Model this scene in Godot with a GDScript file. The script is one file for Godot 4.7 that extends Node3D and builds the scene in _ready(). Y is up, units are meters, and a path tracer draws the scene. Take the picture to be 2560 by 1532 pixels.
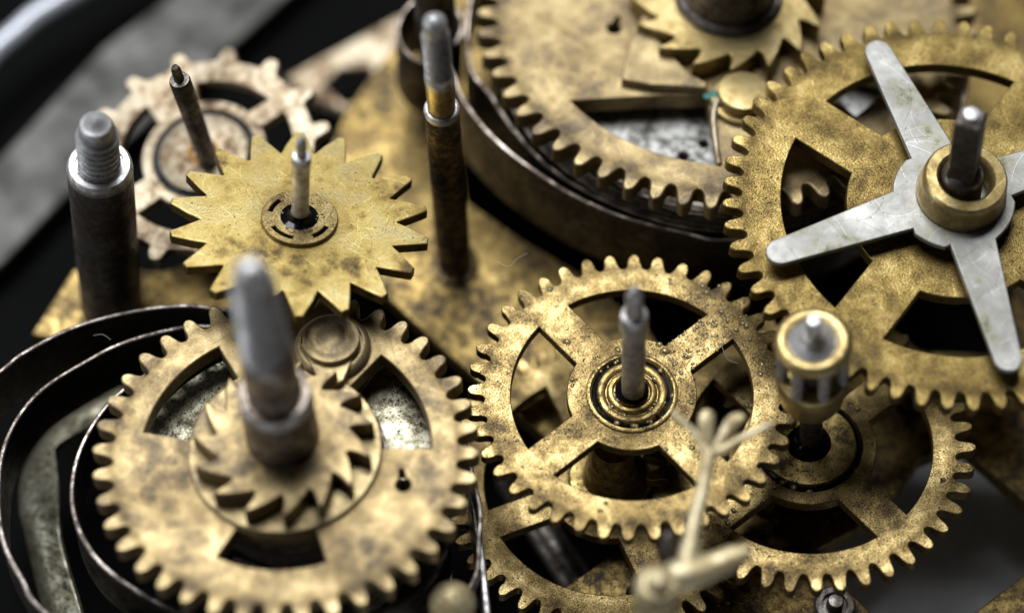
extends Node3D
# Close-up of an opened clock movement. All shapes are written in millimetres and committed in metres.

const MM := 0.001
const TILE := 22.0          # millimetres of surface per repeat of a texture

var M := {}
var rng := RandomNumberGenerator.new()
var tint := FastNoiseLite.new()


func _ready() -> void:
	rng.seed = 7
	tint.seed = 5
	tint.noise_type = FastNoiseLite.TYPE_SIMPLEX_SMOOTH
	tint.frequency = 0.16
	tint.fractal_octaves = 3
	set_camera()
	set_light()
	make_materials()
	build_setting()
	build_plate()
	build_case()
	build_springs()
	build_lower_wheel()
	build_great_wheels()
	build_train()
	build_escape()
	build_pillars()
	build_foreground()
	build_dust()


# ------------------------------------------------------------------ camera and light

func set_camera() -> void:
	var el := deg_to_rad(59.0)
	var roll := deg_to_rad(2.8)
	var eye := Vector3(0, 191.0736, 108.8) * MM
	var cam := Camera3D.new()
	cam.name = "camera"
	add_child(cam)
	var f := Vector3(0, -sin(el), -cos(el))
	var r0 := Vector3(1, 0, 0)
	var u0 := r0.cross(f)
	var r := r0 * cos(roll) + u0 * sin(roll)
	var u := u0 * cos(roll) - r0 * sin(roll)
	cam.transform = Transform3D(Basis(r, u, -f), eye)
	var lens := CameraAttributesPhysical.new()
	lens.frustum_focal_length = 114.17
	lens.frustum_focus_distance = 0.2062
	lens.frustum_near = 0.01
	lens.frustum_far = 20.0
	lens.exposure_aperture = 12.5
	cam.attributes = lens
	cam.fov = 12.0
	cam.near = 0.01
	cam.far = 20.0
	cam.current = true


func set_light() -> void:
	var we := WorldEnvironment.new()
	we.name = "world_environment"
	var e := Environment.new()
	e.background_mode = Environment.BG_COLOR
	e.background_color = Color(0.30, 0.31, 0.33)
	e.background_energy_multiplier = 0.05
	e.tonemap_mode = Environment.TONE_MAPPER_LINEAR
	e.tonemap_exposure = 1.0
	e.sdfgi_enabled = true
	e.ssao_enabled = true
	e.ssil_enabled = true
	we.environment = e
	add_child(we)
	area("window_light", Vector3(-70, 325, -150), Vector3(0, 10, 0), Vector2(0.24, 0.18), 0.185, Color(0.97, 0.985, 1.0))
	area("side_light", Vector3(-300, 70, 90), Vector3(0, 10, 0), Vector2(0.2, 0.14), 0.032, Color(0.95, 0.98, 1.0))


func area(called: String, at: Vector3, to: Vector3, size: Vector2, energy: float, color: Color) -> void:
	var l := AreaLight3D.new()
	l.name = called
	add_child(l)
	l.area_size = size
	l.light_energy = energy
	l.light_color = color
	l.shadow_enabled = true
	l.look_at_from_position(at * MM, to * MM, Vector3.UP)


# ------------------------------------------------------------------ materials

func noise_bytes(n: int, sd: int, kind: int, freq: float, octaves: int, ridged := false) -> PackedByteArray:
	var f := FastNoiseLite.new()
	f.seed = sd
	f.noise_type = kind
	f.frequency = freq
	f.fractal_octaves = octaves
	f.fractal_gain = 0.6
	if ridged:
		f.fractal_type = FastNoiseLite.FRACTAL_RIDGED
	var im := f.get_seamless_image(n, n, false, false, 0.15, true)
	im.convert(Image.FORMAT_L8)
	return im.get_data()


# ramp: array of [position 0..1, linear colour, roughness, metallic]; spots: share darkened by pits
func metal(called: String, n: int, sd: int, ramp: Array, w: Array, pits: float, scratches: int, bump: float, coat := 0.0, ridged := false) -> void:
	var big := noise_bytes(n, sd, FastNoiseLite.TYPE_SIMPLEX_SMOOTH, 4.0 / n, 5)
	var mid := noise_bytes(n, sd + 1, FastNoiseLite.TYPE_SIMPLEX_SMOOTH, (9.0 if ridged else 22.0) / n, 4, ridged)
	var fine := noise_bytes(n, sd + 2, FastNoiseLite.TYPE_SIMPLEX, 110.0 / n, 3)
	var cell := noise_bytes(n, sd + 3, FastNoiseLite.TYPE_SIMPLEX_SMOOTH, 55.0 / n, 2)
	var lut := PackedByteArray()
	lut.resize(256 * 5)
	for i in 256:
		var t := i / 255.0
		var k := 0
		while k < ramp.size() - 2 and t > ramp[k + 1][0]:
			k += 1
		var s: float = clampf((t - ramp[k][0]) / (ramp[k + 1][0] - ramp[k][0]), 0.0, 1.0)
		var ca: Color = ramp[k][1]
		var cb: Color = ramp[k + 1][1]
		var c := ca.lerp(cb, s).linear_to_srgb()
		lut[i * 5] = int(clampf(c.r, 0, 1) * 255)
		lut[i * 5 + 1] = int(clampf(c.g, 0, 1) * 255)
		lut[i * 5 + 2] = int(clampf(c.b, 0, 1) * 255)
		lut[i * 5 + 3] = int(lerpf(ramp[k][2], ramp[k + 1][2], s) * 255)
		lut[i * 5 + 4] = int(lerpf(ramp[k][3], ramp[k + 1][3], s) * 255)
	var wa := int(w[0] * 256)
	var wb := int(w[1] * 256)
	var wc := int(w[2] * 256)
	var col := PackedByteArray()
	var dat := PackedByteArray()
	col.resize(n * n * 3)
	dat.resize(n * n * 3)
	var pit := int(pits * 255)
	for i in n * n:
		var f := fine[i]
		var v := clampi(128 + ((big[i] - 128) * wa + (mid[i] - 128) * wb + (f - 128) * wc) / 256, 0, 255)
		var o := v * 5
		var h := 110 + (f - 128) / 3 + (mid[i] - 128) / 4
		var ro := lut[o + 3] + (f - 128) / 5
		var me := lut[o + 4]
		var r := lut[o]
		var g := lut[o + 1]
		var b := lut[o + 2]
		if cell[i] < pit:
			var d := mini((pit - cell[i]) * 9, 200)
			r = r * (256 - d) / 256
			g = g * (256 - d) / 256
			b = b * (256 - d) / 256
			h -= d / 3
			ro += d / 6
			me = me * (320 - d) / 320
		col[i * 3] = r
		col[i * 3 + 1] = g
		col[i * 3 + 2] = b
		dat[i * 3] = clampi(h, 0, 255)
		dat[i * 3 + 1] = clampi(ro, 10, 255)
		dat[i * 3 + 2] = me
	for k in scratches:
		var x := rng.randf() * n
		var y := rng.randf() * n
		var a := rng.randf() * TAU
		var bend := rng.randf_range(-0.01, 0.01)
		var up := rng.randf_range(1.12, 1.55)
		if rng.randf() < 0.3:
			up = rng.randf_range(0.45, 0.8)
		for s in rng.randi_range(12, n / 7):
			x += cos(a)
			y += sin(a)
			a += bend
			var i := (posmod(int(y), n) * n + posmod(int(x), n)) * 3
			col[i] = mini(int(col[i] * up), 255)
			col[i + 1] = mini(int(col[i + 1] * up), 255)
			col[i + 2] = mini(int(col[i + 2] * up), 255)
			dat[i] = maxi(dat[i] - 40, 0)
	var tc := Image.create_from_data(n, n, false, Image.FORMAT_RGB8, col)
	var td := Image.create_from_data(n, n, false, Image.FORMAT_RGB8, dat)
	var m := StandardMaterial3D.new()
	m.resource_name = called
	m.albedo_texture = ImageTexture.create_from_image(tc)
	var data := ImageTexture.create_from_image(td)
	m.roughness = 1.0
	m.roughness_texture = data
	m.roughness_texture_channel = BaseMaterial3D.TEXTURE_CHANNEL_GREEN
	m.metallic = 1.0
	m.metallic_texture = data
	m.metallic_texture_channel = BaseMaterial3D.TEXTURE_CHANNEL_BLUE
	m.heightmap_enabled = true
	m.heightmap_texture = data
	m.heightmap_scale = bump
	m.vertex_color_use_as_albedo = true
	if coat > 0.0:
		m.clearcoat_enabled = true
		m.clearcoat = coat
		m.clearcoat_roughness = 0.12
	M[called] = m


func plain(called: String, c: Color, rough: float, metallic: float) -> StandardMaterial3D:
	var m := StandardMaterial3D.new()
	m.resource_name = called
	m.albedo_color = c.linear_to_srgb()
	m.roughness = rough
	m.metallic = metallic
	m.vertex_color_use_as_albedo = true
	M[called] = m
	return m


func make_materials() -> void:
	metal("brass_gold", 1024, 11, [[0.0, Color(0.07, 0.045, 0.02), 0.75, 0.3], [0.20, Color(0.22, 0.15, 0.05), 0.58, 0.6], [0.38, Color(0.44, 0.315, 0.10), 0.46, 0.84], [0.60, Color(0.64, 0.485, 0.175), 0.38, 0.9], [1.0, Color(0.88, 0.71, 0.34), 0.30, 0.95]], [1.0, 0.4, 0.28], 0.18, 420, 0.002, 0.0, true)
	metal("brass_aged", 1024, 23, [[0.0, Color(0.04, 0.027, 0.015), 0.75, 0.2], [0.20, Color(0.12, 0.078, 0.032), 0.62, 0.5], [0.42, Color(0.275, 0.193, 0.07), 0.52, 0.78], [0.62, Color(0.41, 0.30, 0.12), 0.44, 0.88], [1.0, Color(0.78, 0.62, 0.32), 0.33, 0.93]], [0.55, 0.4, 0.75], 0.22, 350, 0.0032, 0.0, true)
	metal("brass_olive", 1024, 29, [[0.0, Color(0.045, 0.032, 0.014), 0.72, 0.2], [0.22, Color(0.13, 0.085, 0.024), 0.6, 0.55], [0.44, Color(0.275, 0.19, 0.052), 0.5, 0.82], [0.64, Color(0.40, 0.29, 0.095), 0.43, 0.88], [1.0, Color(0.76, 0.60, 0.29), 0.33, 0.94]], [0.5, 0.36, 0.8], 0.2, 350, 0.003, 0.0, true)
	metal("brass_dull", 1024, 37, [[0.0, Color(0.11, 0.085, 0.062), 0.8, 0.25], [0.26, Color(0.21, 0.16, 0.105), 0.62, 0.5], [0.48, Color(0.36, 0.27, 0.135), 0.54, 0.75], [0.66, Color(0.46, 0.352, 0.175), 0.48, 0.85], [1.0, Color(0.66, 0.54, 0.32), 0.42, 0.9]], [0.6, 0.34, 0.5], 0.13, 300, 0.003, 0.0, true)
	metal("brass_oily", 512, 53, [[0.0, Color(0.012, 0.009, 0.006), 0.6, 0.2], [0.28, Color(0.07, 0.045, 0.018), 0.55, 0.5], [0.46, Color(0.25, 0.17, 0.058), 0.48, 0.8], [0.66, Color(0.44, 0.315, 0.11), 0.42, 0.88], [1.0, Color(0.62, 0.47, 0.19), 0.34, 0.92]], [0.55, 0.65, 0.8], 0.22, 60, 0.003)
	metal("brass_pale", 512, 67, [[0.0, Color(0.09, 0.05, 0.028), 0.8, 0.2], [0.3, Color(0.27, 0.175, 0.095), 0.62, 0.5], [0.5, Color(0.46, 0.37, 0.245), 0.54, 0.62], [1.0, Color(0.66, 0.59, 0.46), 0.48, 0.7]], [0.9, 0.6, 0.5], 0.14, 40, 0.0015)
	metal("brass_smooth", 512, 71, [[0.0, Color(0.12, 0.08, 0.03), 0.6, 0.6], [0.35, Color(0.36, 0.26, 0.10), 0.46, 0.85], [0.6, Color(0.54, 0.41, 0.18), 0.38, 0.92], [1.0, Color(0.76, 0.62, 0.34), 0.30, 0.95]], [0.7, 0.5, 0.4], 0.12, 120, 0.0016)
	metal("brass_cast", 512, 73, [[0.0, Color(0.20, 0.13, 0.06), 0.7, 0.4], [0.4, Color(0.56, 0.45, 0.24), 0.55, 0.6], [1.0, Color(0.88, 0.80, 0.58), 0.42, 0.65]], [0.9, 0.7, 0.4], 0.14, 60, 0.003)
	metal("steel_dark", 512, 83, [[0.0, Color(0.02, 0.012, 0.008), 0.7, 0.4], [0.38, Color(0.09, 0.07, 0.056), 0.5, 0.75], [0.6, Color(0.20, 0.175, 0.155), 0.42, 0.9], [1.0, Color(0.42, 0.38, 0.33), 0.36, 0.95]], [0.6, 0.6, 0.5], 0.16, 80, 0.0018)
	metal("steel_brown", 512, 89, [[0.0, Color(0.03, 0.018, 0.012), 0.7, 0.3], [0.4, Color(0.18, 0.135, 0.10), 0.46, 0.75], [0.6, Color(0.36, 0.30, 0.25), 0.38, 0.88], [1.0, Color(0.66, 0.60, 0.55), 0.32, 0.95]], [0.7, 0.6, 0.4], 0.14, 80, 0.0018)
	metal("steel_rusty", 512, 91, [[0.0, Color(0.015, 0.01, 0.006), 0.75, 0.2], [0.4, Color(0.075, 0.045, 0.022), 0.6, 0.5], [0.58, Color(0.22, 0.15, 0.06), 0.5, 0.75], [1.0, Color(0.44, 0.33, 0.16), 0.42, 0.85]], [0.8, 0.9, 0.7], 0.26, 40, 0.004)
	metal("steel_worn", 512, 97, [[0.0, Color(0.10, 0.07, 0.05), 0.6, 0.5], [0.36, Color(0.42, 0.39, 0.37), 0.46, 0.6], [0.6, Color(0.66, 0.65, 0.65), 0.38, 0.7], [1.0, Color(0.84, 0.84, 0.86), 0.32, 0.75]], [0.5, 0.6, 0.4], 0.12, 80, 0.0012)
	metal("nickel", 1024, 101, [[0.0, Color(0.16, 0.16, 0.10), 0.6, 0.5], [0.25, Color(0.36, 0.345, 0.26), 0.5, 0.7], [0.42, Color(0.36, 0.35, 0.325), 0.5, 0.8], [1.0, Color(0.53, 0.515, 0.475), 0.4, 0.85]], [1.0, 0.4, 0.3], 0.13, 260, 0.001)
	metal("zinc", 512, 113, [[0.0, Color(0.03, 0.03, 0.03), 0.7, 0.3], [0.36, Color(0.20, 0.19, 0.17), 0.6, 0.5], [0.52, Color(0.46, 0.45, 0.42), 0.55, 0.6], [1.0, Color(0.68, 0.68, 0.66), 0.5, 0.6]], [0.8, 0.7, 0.4], 0.2, 40, 0.002)
	metal("iron_grey", 512, 127, [[0.0, Color(0.02, 0.018, 0.016), 0.8, 0.1], [0.4, Color(0.10, 0.095, 0.087), 0.65, 0.2], [1.0, Color(0.20, 0.193, 0.18), 0.55, 0.3]], [0.9, 0.4, 0.4], 0.16, 20, 0.003)
	metal("grey_table", 512, 129, [[0.0, Color(0.62, 0.62, 0.64), 0.7, 0.0], [1.0, Color(0.84, 0.84, 0.86), 0.6, 0.0]], [0.8, 0.4, 0.2], 0.05, 20, 0.002)
	metal("steel_pitted", 512, 131, [[0.0, Color(0.02, 0.016, 0.01), 0.7, 0.4], [0.35, Color(0.17, 0.15, 0.09), 0.55, 0.75], [0.55, Color(0.38, 0.35, 0.25), 0.45, 0.85], [1.0, Color(0.62, 0.60, 0.50), 0.38, 0.9]], [0.5, 0.7, 0.6], 0.27, 30, 0.004)
	plain("bright_paint", Color(0.62, 0.64, 0.70), 0.35, 0.3)
	plain("black_oil", Color(0.005, 0.005, 0.006), 0.08, 0.0).metallic_specular = 0.35
	var d := plain("oil_bead", Color(0.24, 0.17, 0.06), 0.1, 0.0)
	d.clearcoat_enabled = true
	d.clearcoat = 1.0
	d.clearcoat_roughness = 0.08
	d.metallic_specular = 0.7
	plain("fibre", Color(0.6, 0.56, 0.5), 0.7, 0.0)
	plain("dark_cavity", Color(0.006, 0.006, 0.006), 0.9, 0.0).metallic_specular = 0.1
	plain("orange_rust", Color(0.42, 0.20, 0.04), 0.6, 0.1)
	plain("verdigris", Color(0.06, 0.22, 0.17), 0.7, 0.0)


# ------------------------------------------------------------------ mesh building

class MB:
	var v := PackedVector3Array()
	var n := PackedVector3Array()
	var uv := PackedVector2Array()
	var c := PackedColorArray()
	var off := Vector2.ZERO
	var turn := 0.0
	var warm := false      # tarnish on brass browns as it darkens

	func vert(p: Vector3, nn: Vector3, t: Vector2, k: float) -> void:
		v.append(p * 0.001)
		n.append(nn)
		uv.append((t / 22.0).rotated(turn) + off)
		c.append(Color(k, k * (0.88 + 0.12 * k), k * (0.68 + 0.32 * k)) if warm else Color(k, k, k))

	func tri(p: Array, nn: Array, t: Array, k: Array) -> void:
		var a: Vector3 = p[0]
		var b: Vector3 = p[1]
		var d: Vector3 = p[2]
		var flip := (b - a).cross(d - a).dot(nn[0] + nn[1] + nn[2]) > 0.0
		for i in ([0, 2, 1] if flip else [0, 1, 2]):
			vert(p[i], nn[i], t[i], k[i])

	func quad(p: Array, nn: Array, t: Array, k: Array) -> void:
		tri([p[0], p[1], p[2]], [nn[0], nn[1], nn[2]], [t[0], t[1], t[2]], [k[0], k[1], k[2]])
		tri([p[0], p[2], p[3]], [nn[0], nn[2], nn[3]], [t[0], t[2], t[3]], [k[0], k[2], k[3]])

	func mesh() -> ArrayMesh:
		var a := []
		a.resize(Mesh.ARRAY_MAX)
		a[Mesh.ARRAY_VERTEX] = v
		a[Mesh.ARRAY_NORMAL] = n
		a[Mesh.ARRAY_TEX_UV] = uv
		a[Mesh.ARRAY_COLOR] = c
		var m := ArrayMesh.new()
		m.add_surface_from_arrays(Mesh.PRIMITIVE_TRIANGLES, a)
		return m


func mb() -> MB:
	var b := MB.new()
	b.off = Vector2(rng.randf(), rng.randf())
	b.turn = rng.randf() * TAU
	return b


func area_of(l: PackedVector2Array) -> float:
	var s := 0.0
	for i in l.size():
		s += l[i].cross(l[(i + 1) % l.size()])
	return s


func finer(l: PackedVector2Array, step: float) -> PackedVector2Array:
	var o := PackedVector2Array()
	for i in l.size():
		var a := l[i]
		var b := l[(i + 1) % l.size()]
		var k := maxi(1, ceili(a.distance_to(b) / step))
		for j in k:
			o.append(a.lerp(b, float(j) / k))
	return o


func left_of(l: PackedVector2Array, i: int) -> Array:   # [offset direction into the material, whether it is a corner]
	var n := l.size()
	var e1 := (l[i] - l[(i + n - 1) % n]).normalized()
	var e2 := (l[(i + 1) % n] - l[i]).normalized()
	var n1 := Vector2(-e1.y, e1.x)
	var n2 := Vector2(-e2.y, e2.x)
	return [(n1 + n2) / maxf(1.0 + n1.dot(n2), 0.45), n1.dot(n2) < 0.8, n1, n2]


# A flat plate in the local xz plane: loops[0] is the outline, the rest are openings. Top at y1, bottom at y0, its rims bevelled.
func sheet(b: MB, outline: Array, y0: float, y1: float, bevel: float, step := 0.5, grid := 0.9, worn := 1.0, cap := 0.84, wall := 0.72, hub := 0.0, root := 0.0, tip := 0.0) -> void:
	b.warm = tip > 0.0 or hub > 0.0
	var loops := []
	var inner := []
	for k in outline.size():
		var l: PackedVector2Array = outline[k]
		if (area_of(l) > 0.0) != (k == 0):
			l = l.duplicate()
			l.reverse()
		l = finer(l, step)
		var ins := PackedVector2Array()
		for i in l.size():
			ins.append(l[i] + left_of(l, i)[0] * bevel)
		loops.append(l)
		inner.append(ins)
	var pts := PackedVector2Array()
	var low := PackedVector2Array()
	for k in loops.size():
		pts.append_array(inner[k])
		low.append_array(loops[k])
	var rim_count := pts.size()
	var lo := pts[0]
	var hi := pts[0]
	for p in inner[0]:
		lo = lo.min(p)
		hi = hi.max(p)
	var shrunk := []
	for k in loops.size():
		var s := PackedVector2Array()
		for i in loops[k].size():
			s.append(loops[k][i] + left_of(loops[k], i)[0] * (bevel + grid * 0.35))
		shrunk.append(s)
	var y := lo.y
	var odd := false
	while y < hi.y:
		var x := lo.x + (grid * 0.5 if odd else 0.0)
		while x < hi.x:
			var p := Vector2(x, y) + Vector2(rng.randf_range(-0.1, 0.1), rng.randf_range(-0.1, 0.1)) * grid
			var inside := Geometry2D.is_point_in_polygon(p, shrunk[0])
			for k in range(1, shrunk.size()):
				inside = inside and not Geometry2D.is_point_in_polygon(p, shrunk[k])
			if inside:
				pts.append(p)
				low.append(p)
			x += grid
		y += grid * 0.87
		odd = not odd
	var shade := PackedFloat32Array()
	var shift := Vector2(rng.randf(), rng.randf()) * 900.0
	for i in pts.size():
		var k := cap + 0.3 * tint.get_noise_2dv(pts[i] + shift)
		var rad := pts[i].length()
		if hub > 0.0:                        # tarnish that has settled round the hub
			k *= 1.0 - 0.3 * smoothstep(hub + 1.8, hub, rad)
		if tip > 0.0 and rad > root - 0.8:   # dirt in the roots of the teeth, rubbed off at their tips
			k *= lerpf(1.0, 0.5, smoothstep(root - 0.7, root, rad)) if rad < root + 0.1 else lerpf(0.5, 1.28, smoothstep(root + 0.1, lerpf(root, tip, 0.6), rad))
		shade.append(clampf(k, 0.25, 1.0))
	var jit := PackedVector2Array()
	for p in pts:
		jit.append(p + Vector2(rng.randf_range(-1, 1), rng.randf_range(-1, 1)) * 0.0004)
	var t := Geometry2D.triangulate_delaunay(jit)
	for i in range(0, t.size(), 3):
		var a := pts[t[i]]
		var c := pts[t[i + 1]]
		var d := pts[t[i + 2]]
		var mid := (a + c + d) / 3.0
		if absf((c - a).cross(d - a)) < 1e-7:
			continue
		var ok := Geometry2D.is_point_in_polygon(mid, inner[0])
		for k in range(1, inner.size()):
			ok = ok and not Geometry2D.is_point_in_polygon(mid, inner[k])
		if not ok:
			continue
		var up := [Vector3.UP, Vector3.UP, Vector3.UP]
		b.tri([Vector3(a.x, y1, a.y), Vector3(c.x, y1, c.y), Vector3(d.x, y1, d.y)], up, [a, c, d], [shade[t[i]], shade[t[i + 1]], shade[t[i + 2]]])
		var dn := [Vector3.DOWN, Vector3.DOWN, Vector3.DOWN]
		var e := low[t[i]]
		var f := low[t[i + 1]]
		var g := low[t[i + 2]]
		b.tri([Vector3(e.x, y0, e.y), Vector3(f.x, y0, f.y), Vector3(g.x, y0, g.y)], dn, [e, f, g], [wall, wall, wall])
	for k in loops.size():
		var l: PackedVector2Array = loops[k]
		var ins: PackedVector2Array = inner[k]
		var run := 0.0
		for i in l.size():
			var j := (i + 1) % l.size()
			var ni := left_of(l, i)
			var nj := left_of(l, j)
			var here: Vector2 = ni[3]
			var na: Vector2 = here if ni[1] else (ni[0] as Vector2).normalized()
			var nb: Vector2 = here if nj[1] else (nj[0] as Vector2).normalized()
			var oa := Vector3(-na.x, 0, -na.y)
			var ob := Vector3(-nb.x, 0, -nb.y)
			var len := l[i].distance_to(l[j])
			var top := y1 - bevel
			b.quad([Vector3(l[i].x, y0, l[i].y), Vector3(l[j].x, y0, l[j].y), Vector3(l[j].x, top, l[j].y), Vector3(l[i].x, top, l[i].y)], [oa, ob, ob, oa],
				[Vector2(run, 0), Vector2(run + len, 0), Vector2(run + len, y1 - y0), Vector2(run, y1 - y0)], [wall, wall, wall, wall])
			var ba := (oa + Vector3.UP * 0.25).normalized()
			var bb := (ob + Vector3.UP * 0.25).normalized()
			var ta := (oa * 0.35 + Vector3.UP).normalized()
			var tb := (ob * 0.35 + Vector3.UP).normalized()
			b.quad([Vector3(l[i].x, top, l[i].y), Vector3(l[j].x, top, l[j].y), Vector3(ins[j].x, y1, ins[j].y), Vector3(ins[i].x, y1, ins[i].y)], [ba, bb, tb, ta],
				[l[i], l[j], ins[j], ins[i]], [worn, worn, worn, worn])
			run += len


func disc(r: float, n := 0) -> PackedVector2Array:
	var o := PackedVector2Array()
	n = n if n else maxi(20, int(r * TAU / 0.4))
	for i in n:
		o.append(Vector2.from_angle(TAU * i / n) * r)
	return o


func keyhole(c: Vector2, toward: float) -> PackedVector2Array:
	var o := PackedVector2Array()
	for i in 15:
		o.append(c + Vector2.from_angle(toward + 0.45 + (TAU - 0.9) * i / 14.0) * 0.52)
	o.append(c + Vector2(1.25, -0.14).rotated(toward))
	o.append(c + Vector2(1.25, 0.14).rotated(toward))
	return o


func at_deg(deg: float, r: float) -> Vector2:
	return Vector2.from_angle(deg_to_rad(deg)) * r


# prof: points [share of the pitch -0.5..0.5, share of the height]
func toothed(n: int, phase: float, root: float, tip: float, prof: Array, uneven := 0.03) -> PackedVector2Array:
	var o := PackedVector2Array()
	for k in n:
		var slip := rng.randf_range(-uneven, uneven)
		var tall := 1.0 + rng.randf_range(-uneven, uneven) * 1.5
		for p in prof:
			var s: float = p[0] + (slip if p[1] > 0.4 else 0.0)
			o.append(at_deg(phase + 360.0 * (k + s) / n, root + (tip - root) * p[1] * tall))
	return o


const FINGER := [[-0.47, 0.0], [-0.40, 0.04], [-0.335, 0.14], [-0.29, 0.30], [-0.262, 0.48], [-0.235, 0.66], [-0.185, 0.83], [-0.10, 0.95], [0.0, 1.0], [0.10, 0.95], [0.185, 0.83], [0.235, 0.66], [0.262, 0.48], [0.29, 0.30], [0.335, 0.14], [0.40, 0.04]]


# an opening between two spokes of even width
func spoke_window(mid: float, half: float, width: float, ri: float, ro: float) -> PackedVector2Array:
	var o := PackedVector2Array()
	var ao := half - rad_to_deg(asin(width * 0.5 / ro))
	var ai := half - rad_to_deg(asin(width * 0.5 / ri))
	for i in 25:
		o.append(at_deg(mid - ao + 2.0 * ao * i / 24.0, ro))
	for i in 17:
		o.append(at_deg(mid + ai - 2.0 * ai * i / 16.0, ri))
	return o


func sector(a0: float, a1: float, b0: float, b1: float, ri0: float, ri1: float, ro: float) -> PackedVector2Array:
	var o := PackedVector2Array()
	for i in 25:
		o.append(at_deg(lerpf(a0, a1, i / 24.0), ro))
	for i in 17:
		o.append(at_deg(lerpf(b1, b0, i / 16.0), lerpf(ri1, ri0, i / 16.0)))
	return o


# A turned part: profile of [radius, height] from bottom to top about the local y axis.
func turned(b: MB, prof: Array, seg := 40, k := 0.85, edge := 1.0) -> void:
	for i in prof.size() - 1:
		var r0: float = prof[i][0]
		var y0: float = prof[i][1]
		var r1: float = prof[i + 1][0]
		var y1: float = prof[i + 1][1]
		var m := Vector2(y1 - y0, r0 - r1).normalized()
		var n0 := m
		var n1 := m
		if i > 0:
			var q := Vector2(y0 - prof[i - 1][1], prof[i - 1][0] - r0).normalized()
			n0 = (m + q).normalized() if q.dot(m) > 0.75 else m
		if i < prof.size() - 2:
			var q := Vector2(prof[i + 2][1] - y1, r1 - prof[i + 2][0]).normalized()
			n1 = (m + q).normalized() if q.dot(m) > 0.75 else m
		var length := Vector2(r1 - r0, y1 - y0).length()
		var shade := edge if length < 0.25 else k
		for s in seg:
			var a0 := TAU * s / seg
			var a1 := TAU * (s + 1) / seg
			var d0 := Vector3(cos(a0), 0, sin(a0))
			var d1 := Vector3(cos(a1), 0, sin(a1))
			var up := Vector3.UP
			var nn := [d0 * n0.x + up * n0.y, d1 * n0.x + up * n0.y, d1 * n1.x + up * n1.y, d0 * n1.x + up * n1.y]
			var flat := absf(m.y) > 0.7
			var t := [Vector2(a0 * r0, y0), Vector2(a1 * r0, y0), Vector2(a1 * r1, y1), Vector2(a0 * r1, y1)]
			if flat:
				t = [Vector2(d0.x, d0.z) * r0, Vector2(d1.x, d1.z) * r0, Vector2(d1.x, d1.z) * r1, Vector2(d0.x, d0.z) * r1]
			var p := [d0 * r0 + up * y0, d1 * r0 + up * y0, d1 * r1 + up * y1, d0 * r1 + up * y1]
			if r0 < 1e-4:
				b.tri([p[0], p[2], p[3]], [nn[0], nn[2], nn[3]], [t[0], t[2], t[3]], [shade, shade, shade])
			elif r1 < 1e-4:
				b.tri([p[0], p[1], p[2]], [nn[0], nn[1], nn[2]], [t[0], t[1], t[2]], [shade, shade, shade])
			else:
				b.quad(p, nn, t, [shade, shade, shade, shade])


# A screw thread about the local y axis, with real helical ridges.
func thread(b: MB, r: float, depth: float, y0: float, y1: float, pitch: float, narrow := 1.0) -> void:
	var rows := int((y1 - y0) / pitch * 8)
	var seg := 32
	var f := func(i: int, s: int) -> Vector3:
		var y := lerpf(y0, y1, float(i) / rows)
		var w := fposmod(y / pitch - float(s) / seg, 1.0)
		var ridge := absf(w * 2.0 - 1.0)
		var fade := clampf((y1 - y) / 0.5, 0.0, 1.0)
		var rr := (r - depth * (1.0 - smoothstep(0.15, 0.8, ridge))) * (0.86 + 0.14 * fade) * lerpf(1.0, narrow, (y - y0) / (y1 - y0))
		var a := TAU * s / seg
		return Vector3(cos(a) * rr, y, sin(a) * rr)
	for i in rows:
		for s in seg:
			var p := [f.call(i, s), f.call(i, s + 1), f.call(i + 1, s + 1), f.call(i + 1, s)]
			var nn := []
			for e in [[i, s], [i, s + 1], [i + 1, s + 1], [i + 1, s]]:
				var along: Vector3 = f.call(mini(e[0] + 1, rows), e[1]) - f.call(maxi(e[0] - 1, 0), e[1])
				var round_: Vector3 = f.call(e[0], e[1] + 1) - f.call(e[0], e[1] - 1)
				nn.append(along.cross(round_).normalized())
			b.quad(p, nn, [Vector2(s, p[0].y * 4), Vector2(s + 1, p[1].y * 4), Vector2(s + 1, p[2].y * 4), Vector2(s, p[3].y * 4)], [0.9, 0.9, 0.9, 0.9])


func smooth(pts: Array, n: int) -> Array:   # Catmull-Rom through Vector3 points
	var o := []
	for i in pts.size() - 1:
		var a: Vector3 = pts[maxi(i - 1, 0)]
		var b: Vector3 = pts[i]
		var c: Vector3 = pts[i + 1]
		var d: Vector3 = pts[mini(i + 2, pts.size() - 1)]
		for j in n:
			o.append(b.cubic_interpolate(c, a, d, float(j) / n))
	o.append(pts[-1])
	return o


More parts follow.
